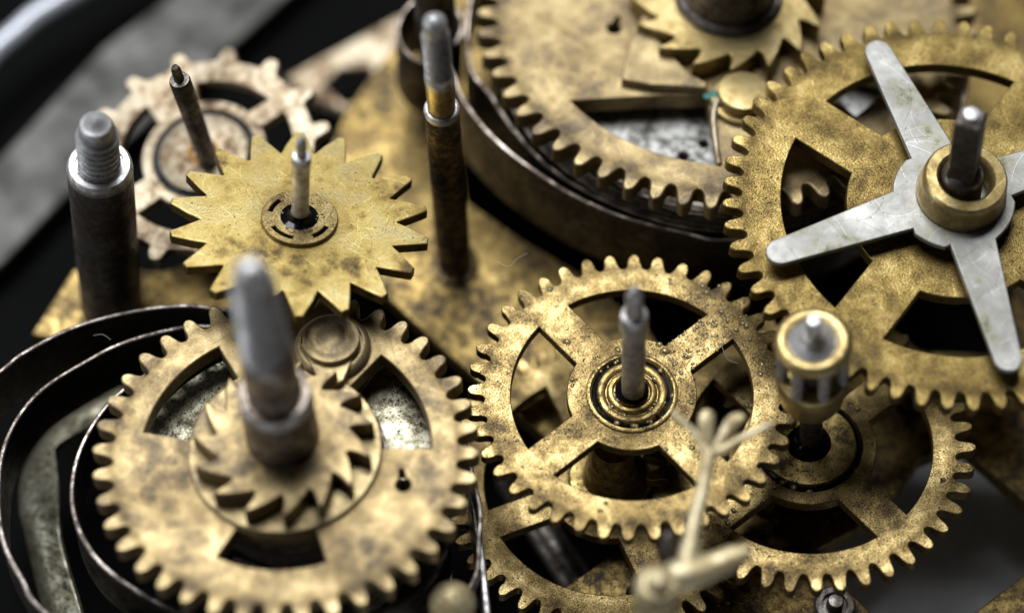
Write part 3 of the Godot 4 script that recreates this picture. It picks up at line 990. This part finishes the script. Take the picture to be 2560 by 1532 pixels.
func build_train() -> void:
	# centre wheel
	var t := thing("brass_wheel", Vector3(8.746, 12.0, 7.831), lean(-0.015, -0.041))
	tag(t, "sharp four-spoked brass wheel in the centre with concentric oily grooves round its arbor", "gear")
	var b := mb()
	var loops := [toothed(40, -0.1, 10.4, 11.66, FINGER, 0.045)]
	for k in 4:
		loops.append(spoke_window(92.3 + 90.0 * k, 45.0, 2.75, 4.6, 8.55))
	loops.append(disc(3.0))
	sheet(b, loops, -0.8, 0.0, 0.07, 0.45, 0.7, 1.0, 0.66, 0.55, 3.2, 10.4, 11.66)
	part("wheel_body", b, "brass_aged", t)
	b = mb()
	turned(b, [[2.6, -3.5], [3.25, -0.95], [3.25, 0.10], [3.17, 0.16], [2.98, 0.16], [2.9, 0.06], [2.78, -0.25], [2.66, -0.30], [2.55, -0.22], [2.45, 0.14], [2.36, 0.2], [2.05, 0.2], [1.95, 0.12], [1.88, -0.02], [1.78, -0.02], [1.7, 0.22], [1.62, 0.28], [1.42, 0.28], [1.34, 0.2], [1.28, 0.05], [1.15, 0.05], [1.08, 0.3], [1.0, 0.36], [0.6, 0.4], [0, 0.4]], 72)
	part("grooved_hub", b, "brass_oily", t)
	b = mb()
	turned(b, [[2.94, 0.02], [2.86, -0.12], [2.72, -0.2], [2.58, -0.14], [2.48, 0.04]], 72)
	turned(b, [[1.98, 0.1], [1.9, 0.0], [1.83, -0.03], [1.76, 0.0], [1.7, 0.12]], 60)
	turned(b, [[1.2, 0.4], [1.0, 0.47], [0.8, 0.56], [0.7, 0.8]], 40)
	part("oil_film", b, "black_oil", t)
	arbor(t, Vector3(8.83, 12, 7.91), Vector3(8.03, 26.9, 7.85), [[0.82, -2], [0.82, 8.6], [0.86, 8.9], [0.98, 9.2], [0.98, 10.6], [0.9, 10.9], [0.62, 11.0], [0.6, 13.2], [0.42, 13.8], [0.2, 14.1], [0, 14.15]], "steel_worn")
	var list := []
	for k in 260:
		var a := rng.randfn(-38.0, 20.0)
		var r := rng.randf_range(3.4, 11.2)
		if rng.randf() < 0.25:
			a = rng.randf() * 360.0
		var rad := absf(rng.randfn(0.0, 0.085)) + 0.05
		list.append([Vector3(at_deg(a, r).x, 0, at_deg(a, r).y), rad])
	for k in 46:
		var q := at_deg(rng.randf() * 360.0, [2.7, 2.0, 1.3][k % 3] + rng.randfn(0, 0.12))
		list.append([Vector3(q.x, 0.1, q.y), rng.randf_range(0.08, 0.24)])
	beads(t, on_sheet(list, loops, 3.3))

	# lower right wheel
	t = thing("brass_wheel", Vector3(21.672, 8.0, 9.144), lean(-0.048, -0.089))
	tag(t, "oily brass wheel at lower right below a lantern pinion on its own arbor", "gear")
	b = mb()
	loops = [toothed(41, 0.5, 10.45, 11.9, FINGER, 0.04)]
	for k in 4:
		loops.append(spoke_window(3.7 + 90.0 * k, 45.0, 2.75, 4.85, 8.8))
	loops.append(disc(3.85))
	sheet(b, loops, -0.9, 0.0, 0.07, 0.45, 0.7, 0.9, 0.68, 0.55, 3.9, 10.45, 11.9)
	part("wheel_body", b, "brass_aged", t)
	b = mb()
	turned(b, [[3.0, -2.0], [3.95, -1.0], [3.95, -0.35], [3.5, -0.35], [3.42, 0.1], [3.34, 0.2], [3.2, 0.22], [2.4, 0.26], [1.5, 0.34], [0, 0.4]], 64)
	part("hub", b, "brass_oily", t)
	b = mb()
	turned(b, [[3.92, -0.04], [3.8, -0.2], [3.66, -0.26], [3.5, -0.18], [3.38, 0.02]], 64)
	turned(b, [[1.6, 0.36], [1.25, 0.46], [0.95, 0.62], [0.75, 1.0]], 40)
	part("oil_film", b, "black_oil", t)
	list = []
	for k in 220:
		var a := rng.randfn(-150.0, 60.0)
		var r := rng.randf_range(4.0, 10.2)
		list.append([Vector3(at_deg(a, r).x, 0, at_deg(a, r).y), absf(rng.randfn(0.0, 0.09)) + 0.05])
	for k in 20:
		var q := at_deg(rng.randfn(150.0, 50.0), rng.randf_range(3.5, 4.0))
		list.append([Vector3(q.x, -0.12, q.y), rng.randf_range(0.08, 0.3)])
	beads(t, on_sheet(list, loops, 3.9))
	var lb := Vector3(21.83, 8, 9.1)
	var lt := Vector3(20.04, 25.73, 8.74)
	var pin := arbor(t, lb, lt, [[0.82, -2], [0.82, 5.95], [1.3, 6.0], [1.3, 13.35]], "steel_dark")
	b = mb()
	turned(b, [[0.8, 5.9], [1.5, 6.0], [1.95, 6.35], [2.25, 7.1], [2.42, 8.2], [2.46, 9.5], [2.36, 9.85], [2.15, 10.0], [0.8, 10.0]], 48)
	part("pinion_plate", b, "brass_smooth", pin)
	b = mb()
	turned(b, [[0.8, 13.3], [2.4, 13.3], [2.62, 13.5], [2.7, 13.85], [2.64, 14.15], [2.4, 14.38], [2.1, 14.44], [1.85, 14.36], [1.75, 14.05], [0.5, 14.0]], 48)
	part("pinion_plate", b, "brass_smooth", pin)
	b = mb()
	turned(b, [[1.8, 13.98], [1.7, 14.1], [1.1, 14.25], [0.85, 14.5], [0.72, 14.9], [0.52, 15.0], [0.5, 16.7], [0.4, 16.9], [0, 16.95]], 36)
	part("pivot_cone", b, "steel_worn", pin)
	var first: MeshInstance3D
	for k in 7:
		var q := at_deg(18.0 + 51.43 * k, 2.12)
		if k == 0:
			b = mb()
			turned(b, [[0.42, 9.9], [0.42, 13.4]], 18)
			first = part("trundle", b, "steel_worn", pin)
			first.position = Vector3(q.x, 0, q.y) * MM
		else:
			var o: MeshInstance3D = first.duplicate()
			o.name = "trundle_%03d" % k
			pin.add_child(o, true)
			o.position = Vector3(q.x, 0, q.y) * MM

	# right wheel with the nickel star
	t = thing("brass_wheel", Vector3(30.718, 18.5, -4.907), lean(0.031, 0.019))
	tag(t, "mottled brass wheel at right cut by the frame, carrying a silver four-armed star", "gear")
	b = mb()
	loops = [toothed(55, 0.61, 14.8, 16.22, FINGER, 0.04)]
	for k in 4:
		loops.append(spoke_window(79.0 + 90.0 * k, 45.0, 4.0, 7.4, 12.05))
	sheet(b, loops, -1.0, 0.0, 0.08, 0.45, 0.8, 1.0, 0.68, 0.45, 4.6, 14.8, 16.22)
	part("wheel_body", b, "brass_olive", t)
	b = mb()
	turned(b, [[3.6, -6.5], [3.6, -3.2], [5.2, -3.0], [5.2, -1.05], [1.0, -1.05]], 48)
	part("hub", b, "brass_oily", t)
	b = mb()
	var star := PackedVector2Array()
	var arms := [[-203.6, 14.45], [-113.3, 13.95], [-25.0, 14.0], [75.5, 14.2]]
	var bases := [-201.0, -112.0, -27.5, 71.5]
	var fillet := 4.35
	for k in 4:
		var tip := at_deg(arms[k][0], arms[k][1] - 1.0)
		var mid := at_deg(bases[k], 3.9)
		var d := (tip - mid).normalized()
		var s := Vector2(-d.y, d.x)
		star.append(mid - s * 1.66)
		for i in 13:
			var a := -PI * 0.5 + PI * i / 12.0
			star.append(tip + d * cos(a) * 1.0 + s * sin(a) * 1.0)
		star.append(mid + s * 1.66)
		var a0 := rad_to_deg((mid + s * 1.66).angle())
		var a1 := rad_to_deg((at_deg(bases[(k + 1) % 4], 3.9) - Vector2(-sin(deg_to_rad(bases[(k + 1) % 4])), cos(deg_to_rad(bases[(k + 1) % 4]))) * 1.66).angle())
		while a1 < a0:
			a1 += 360.0
		for i in range(1, 8):
			star.append(at_deg(lerpf(a0, a1, i / 8.0), fillet))
	sheet(b, [star], 1.12, 1.5, 0.09, 0.4, 0.6, 1.0, 0.86, 0.9)
	part("star", b, "nickel", t)
	b = mb()
	turned(b, [[3.3, 0.02], [3.3, 1.11], [2.0, 1.11]], 40)
	part("star_spacer", b, "brass_dull", t)
	b = mb()
	turned(b, [[3.15, 1.52], [3.22, 1.7], [3.15, 2.2], [3.02, 3.0], [2.95, 3.55], [2.78, 3.75], [2.1, 3.78], [1.9, 3.6], [1.78, 3.2], [1.74, 2.0]], 56)
	part("collar", b, "brass_smooth", t).position = Vector3(0.45, 0, -0.2) * MM
	var sq := arbor(t, Vector3(31.1, 20.5, -5.09), Vector3(30.49, 29.09, -5.25), [[1.5, -3.0], [1.5, 1.6], [1.42, 2.0], [1.2, 2.3], [0.9, 2.4]], "steel_dark", "square_arbor")
	b = mb()
	var shaft := PackedVector2Array()
	for q in [[-0.8, -0.95], [0.8, -0.95], [0.95, -0.8], [0.95, 0.8], [0.8, 0.95], [-0.8, 0.95], [-0.95, 0.8], [-0.95, -0.8]]:
		shaft.append(Vector2(q[0], q[1]).rotated(0.35))
	sheet(b, [shaft], 2.2, 8.6, 0.22, 0.4, 0.6)
	part("square_shaft", b, "steel_dark", sq)
	b = mb()
	turned(b, [[0.72, 8.5], [0.68, 8.8], [0.5, 9.1], [0, 9.15]], 24)
	part("worn_tip", b, "steel_worn", sq)


func on_sheet(list: Array, loops: Array, hub: float) -> Array:
	var o := []
	for q in list:
		var v := Vector2(q[0].x, q[0].z)
		var ok := Geometry2D.is_point_in_polygon(v, loops[0])
		if v.length() > hub:
			for k in range(1, loops.size()):
				ok = ok and not Geometry2D.is_point_in_polygon(v, loops[k])
		if ok:
			o.append(q)
	return o


func build_escape() -> void:
	var t := thing("escape_wheel", Vector3(-15.311, 17.5, -1.72), lean(-0.219, 0.056))
	tag(t, "bright golden escape wheel with eighteen pointed teeth and a solid face", "gear")
	var b := mb()
	var prof := [[-0.53, 0.0], [-0.50, 0.04], [-0.34, 0.38], [-0.19, 0.70], [-0.085, 0.98], [0.085, 1.0], [0.12, 0.9], [0.26, 0.46], [0.42, 0.06], [0.45, 0.0]]
	var loops := [toothed(18, 4.95, 6.98, 9.2, prof, 0.02)]
	sheet(b, loops, -0.75, 0.0, 0.08, 0.4, 0.6, 1.0, 0.98, 0.3, 2.7)
	part("wheel_body", b, "brass_gold", t)
	b = mb()
	var washer := [disc(2.72)]
	for q in [[20, 58], [98, 146], [-172, -135]]:
		var l := PackedVector2Array()
		for i in 13:
			l.append(at_deg(lerpf(q[0], q[1], i / 12.0), 2.25))
		for i in 13:
			l.append(at_deg(lerpf(q[1], q[0], i / 12.0), 1.95))
		washer.append(l)
	sheet(b, washer, 0.02, 0.38, 0.06, 0.25, 0.4)
	part("washer", b, "brass_aged", t)
	b = mb()
	turned(b, [[2.5, 0.03], [2.5, 0.1], [0, 0.1]], 40)
	turned(b, [[1.35, 0.4], [1.1, 0.46], [0.95, 0.5], [0.78, 0.95]], 36)
	part("oil_film", b, "black_oil", t)
	var list := []
	for k in 24:
		var q := at_deg(rng.randf() * 360.0, rng.randf_range(0.8, 1.7))
		list.append([Vector3(q.x, 0.42, q.y), rng.randf_range(0.05, 0.13)])
	beads(t, list)
	arbor(t, Vector3(-15.27, 17.5, -1.81), Vector3(-14.77, 27.61, -1.88), [[0.7, -14], [0.7, 0.9], [0.62, 1.2], [0.62, 6.8], [0.68, 7.0], [0.68, 7.9], [0.6, 8.05], [0.36, 8.1], [0.36, 9.6], [0.26, 10.0], [0, 10.2]], "steel_worn")

	t = thing("pin_wheel", Vector3(-23.539, 10.0, -11.982), lean(0.028, -0.152))
	tag(t, "pale blotched wheel with sparse stubby teeth, behind the escape wheel at upper left", "gear")
	b = mb()
	prof = [[-0.27, 0.0], [-0.20, 0.12], [-0.165, 0.55], [-0.13, 0.88], [-0.06, 1.0], [0.05, 1.0], [0.11, 0.85], [0.16, 0.5], [0.2, 0.12], [0.27, 0.0], [0.4, -0.02]]
	loops = [toothed(15, -11.68, 8.4, 9.55, prof, 0.05)]
	loops.append(sector(-101.0, -46.0, -101.0, -50.0, 4.75, 4.75, 6.5))
	loops.append(sector(-31.0, 32.0, -28.0, 29.0, 4.75, 4.75, 6.75))
	loops.append(sector(56.0, 132.0, 60.0, 128.0, 4.75, 4.75, 6.8))
	loops.append(sector(152.0, 222.0, 156.0, 217.0, 4.75, 4.75, 6.6))
	loops.append(disc(3.9))
	sheet(b, loops, -0.9, 0.0, 0.1, 0.45, 0.8)
	part("wheel_body", b, "brass_pale", t)
	b = mb()
	turned(b, [[3.2, -2.0], [3.95, -0.95], [3.95, -0.35], [3.6, -0.5], [3.4, -0.4], [3.36, 0.1], [3.2, 0.2], [1.5, 0.3], [0, 0.3]], 48)
	part("hub", b, "brass_pale", t)
	b = mb()
	turned(b, [[3.92, -0.12], [3.8, -0.28], [3.65, -0.33], [3.5, -0.28], [3.36, -0.08]], 48)
	part("oil_film", b, "black_oil", t)
	b = mb()
	turned(b, [[1.15, 0.32], [1.0, 0.4], [0.8, 0.6]], 24)
	part("rust_stain", b, "orange_rust", t)
	arbor(t, Vector3(-23.02, 10, -11.06), Vector3(-24.64, 22.7, -10.73), [[0.75, -9], [0.75, 8.0], [0.78, 9.6], [0.78, 11.0], [0.7, 11.25], [0.38, 11.3], [0.36, 12.4], [0.24, 12.8], [0, 12.9]], "steel_dark")


# ------------------------------------------------------------------ pillars

func build_pillars() -> void:
	var base := Vector3(-30.24, 0, -3.43)
	var top := Vector3(-29.07, 25.88, -3.73)
	var t := thing("movement_pillar", base + Vector3(0, 1.55, 0), top - base)
	tag(t, "thick dark steel pillar at left with a bright flange and threaded end", "pillar", "threaded pillars of the movement")
	var b := mb()
	turned(b, [[2.32, 0], [2.32, 18.0], [2.28, 18.4]], 44)
	part("pillar_body", b, "steel_dark", t)
	b = mb()
	turned(b, [[2.3, 18.0], [2.34, 18.3], [2.3, 18.75], [2.12, 18.95], [1.75, 18.95], [1.7, 18.75], [1.25, 18.7]], 44)
	part("flange", b, "steel_worn", t)
	b = mb()
	thread(b, 1.52, 0.24, 18.7, 23.0, 0.62)
	turned(b, [[1.26, 22.9], [1.22, 23.5], [1.05, 23.9], [0.55, 24.05], [0.35, 24.3], [0, 24.45]], 32)
	part("thread", b, "steel_worn", t)

	base = Vector3(-4.54, 0, -8.48)
	top = Vector3(-6.26, 33.18, -8.39)
	t = thing("movement_pillar", base + Vector3(0, 1.55, 0), top - base)
	tag(t, "slim rusty pillar in the middle with a brass step and a fine threaded tip", "pillar", "threaded pillars of the movement")
	b = mb()
	turned(b, [[1.9, 0], [1.9, 0.3], [1.3, 0.5], [1.24, 20.6], [1.26, 20.9]], 40)
	part("pillar_body", b, "steel_rusty", t)
	b = mb()
	turned(b, [[1.26, 20.5], [1.3, 20.75], [1.27, 21.0], [1.15, 21.1], [1.0, 21.1]], 40)
	part("flange", b, "steel_worn", t)
	b = mb()
	turned(b, [[1.0, 21.0], [1.0, 24.2]], 36)
	part("brass_step", b, "brass_smooth", t)
	b = mb()
	turned(b, [[1.0, 24.2], [1.05, 24.4], [1.05, 25.0], [0.95, 25.2], [0.85, 25.2]], 36)
	part("collar", b, "steel_worn", t)
	b = mb()
	thread(b, 1.0, 0.17, 25.1, 30.2, 0.46)
	turned(b, [[0.84, 30.1], [0.86, 30.8], [0.78, 31.3], [0.5, 31.65], [0, 31.75]], 28)
	part("thread", b, "steel_worn", t)

	t = thing("movement_pillar", Vector3(-6.2, 1.55, -22.9), Vector3(-0.05, 1, 0))
	tag(t, "black blurred pillar at the top edge inside the loop of the mainspring", "pillar", "threaded pillars of the movement")
	b = mb()
	turned(b, [[1.55, 0], [1.55, 24.0], [1.0, 24.1], [1.0, 28], [0, 28]], 32)
	part("pillar_body", b, "steel_dark", t)

	t = thing("domed_stud", Vector3(-3.05, -11.5, 24.6))
	tag(t, "pale domed stud head at the bottom edge left of the bright strip", "stud")
	b = mb()
	turned(b, [[1.1, 0], [1.1, 22.0], [1.6, 22.2], [1.65, 23.0], [1.5, 23.6], [1.1, 24.1], [0.55, 24.4], [0, 24.5]], 32)
	part("stud_body", b, "brass_cast", t)


# ------------------------------------------------------------------ foreground

func build_foreground() -> void:
	var o := Vector3(12.0, 21.0, 25.0)
	var t := thing("forked_lever", o)
	tag(t, "blurred cream brass lever with forked antler arms nearest the lens at the bottom", "lever")
	var b := mb()
	var stem := smooth([Vector3(0.1, -0.3, 0.9), Vector3(0.45, 0.0, -1.6), Vector3(0.7, 0.1, -3.2), Vector3(1.1, -0.1, -4.9), Vector3(1.4, 0.1, -6.7), Vector3(1.55, 0.2, -7.8)], 6)
	var fat := [0.85, 0.6, 0.5, 0.46, 0.5, 0.45]
	var rad := []
	for i in stem.size():
		var f := i / 6.0
		rad.append(lerpf(fat[int(f)], fat[mini(int(f) + 1, 5)], fposmod(f, 1.0)))
	bar(b, stem, rad, 16, 0.8)
	part("stem", b, "brass_cast", t)
	b = mb()
	var la := smooth([Vector3(1.5, 0.1, -7.6), Vector3(0.72, 0.3, -8.9), Vector3(-0.15, 0.5, -9.7), Vector3(-1.07, 0.6, -10.6)], 6)
	bar(b, la, range(la.size()).map(func(i): return lerpf(0.42, 0.13, float(i) / (la.size() - 1)) * rng.randf_range(0.93, 1.07)), 14, 0.7)
	part("arm", b, "brass_cast", t)
	b = mb()
	var ra := smooth([Vector3(1.6, 0.1, -7.5), Vector3(2.82, 0.2, -8.3), Vector3(4.15, 0.3, -9.2), Vector3(5.1, 0.5, -9.7), Vector3(5.8, 0.6, -10.1)], 6)
	bar(b, ra, range(ra.size()).map(func(i): return lerpf(0.44, 0.13, float(i) / (ra.size() - 1)) * rng.randf_range(0.93, 1.07)), 14, 0.7)
	part("arm", b, "brass_cast", t)
	b = mb()
	var l1 := smooth([Vector3(1.5, 0.1, -7.9), Vector3(1.35, 0.5, -8.9), Vector3(1.25, 0.8, -9.8), Vector3(1.4, 0.9, -10.5)], 6)
	bar(b, l1, range(l1.size()).map(func(i): return [0.3, 0.36, 0.46, 0.54, 0.56, 0.46, 0.2][int(i / 3.0)]), 14, 0.35)
	part("lobe", b, "brass_cast", t)
	b = mb()
	var l2 := smooth([Vector3(1.9, 0.1, -8.0), Vector3(2.5, 0.5, -9.1), Vector3(3.1, 0.8, -9.9), Vector3(3.7, 0.9, -10.2)], 6)
	bar(b, l2, range(l2.size()).map(func(i): return [0.28, 0.33, 0.42, 0.5, 0.5, 0.4, 0.18][int(i / 3.0)]), 14, 0.35)
	part("lobe", b, "brass_cast", t)
	b = mb()
	var foot := smooth([Vector3(-0.6, -0.5, 1.1), Vector3(0.9, -0.3, 0.7), Vector3(2.5, 0.0, 0.1), Vector3(4.0, 0.2, -0.6)], 6)
	bar(b, foot, range(foot.size()).map(func(i): return (lerpf(1.1, 0.8, float(i) / (foot.size() - 1)) if i < 15 else lerpf(0.8, 0.42, (i - 15) / 3.0)) * rng.randf_range(0.95, 1.05)), 18, 0.8)
	part("foot", b, "brass_cast", t)
	b = mb()
	turned(b, [[1.3, -19.4], [1.3, -3.0], [1.45, -2.4], [1.55, -0.9], [1.5, -0.1], [1.3, 0.25], [1.2, 0.3], [1.1, 0.1], [0.8, 0.1], [0.75, 0.8], [0.5, 1.0], [0, 1.0]], 36)
	part("post", b, "brass_cast", t).position = Vector3(-1.7, 0, 1.9) * MM
	t = thing("steel_pin", Vector3(11.3, 1.6, 23.6), Vector3(-0.02, 1, 0.0))
	tag(t, "dark grey blurred steel pin standing beside the forked lever", "pin")
	b = mb()
	turned(b, [[0.55, 0], [0.55, 18.2], [0.5, 18.6], [0.42, 18.7], [0.4, 19.6], [0.25, 19.9], [0, 20.0]], 28)
	part("pin_body", b, "steel_dark", t)


func build_dust() -> void:
	var list := [
		[[Vector3(15.2, 12.1, 3.2), Vector3(15.0, 12.9, 4.0), Vector3(15.4, 12.5, 4.9), Vector3(16.2, 12.2, 5.1)], "thin pale curled fibre in the right window of the centre wheel"],
		[[Vector3(-29.9, 10.1, 4.2), Vector3(-29.2, 10.5, 4.3), Vector3(-28.6, 10.3, 4.6)], "tiny pale fibre caught on the mainspring edge at left"],
		[[Vector3(-1.2, 12.5, -2.2), Vector3(-0.4, 13.2, -1.4), Vector3(0.2, 12.9, -2.3), Vector3(0.9, 12.6, -3.0)], "faint looped fibre on the plate above the centre wheel"],
		[[Vector3(11.9, 12.2, 12.2), Vector3(11.8, 12.6, 11.6), Vector3(11.7, 12.3, 11.0)], "short pale lint standing on the lower hub edge of the centre wheel"],
		[[Vector3(22.9, 19.2, -2.6), Vector3(22.5, 19.0, -1.9), Vector3(22.1, 19.1, -1.4)], "pale lint fleck in the left window of the right wheel"],
	]
	for q in list:
		var p0: Vector3 = q[0][0]
		var t := thing("dust_fibre", p0)
		tag(t, q[1], "fibre", "dust fibres on the movement")
		var b := mb()
		var rel := []
		for p in q[0]:
			rel.append(p - p0)
		var path := smooth(rel, 7)
		bar(b, path, range(path.size()).map(func(_i): return 0.015), 6)
		part("fibre_strand", b, "fibre", t)
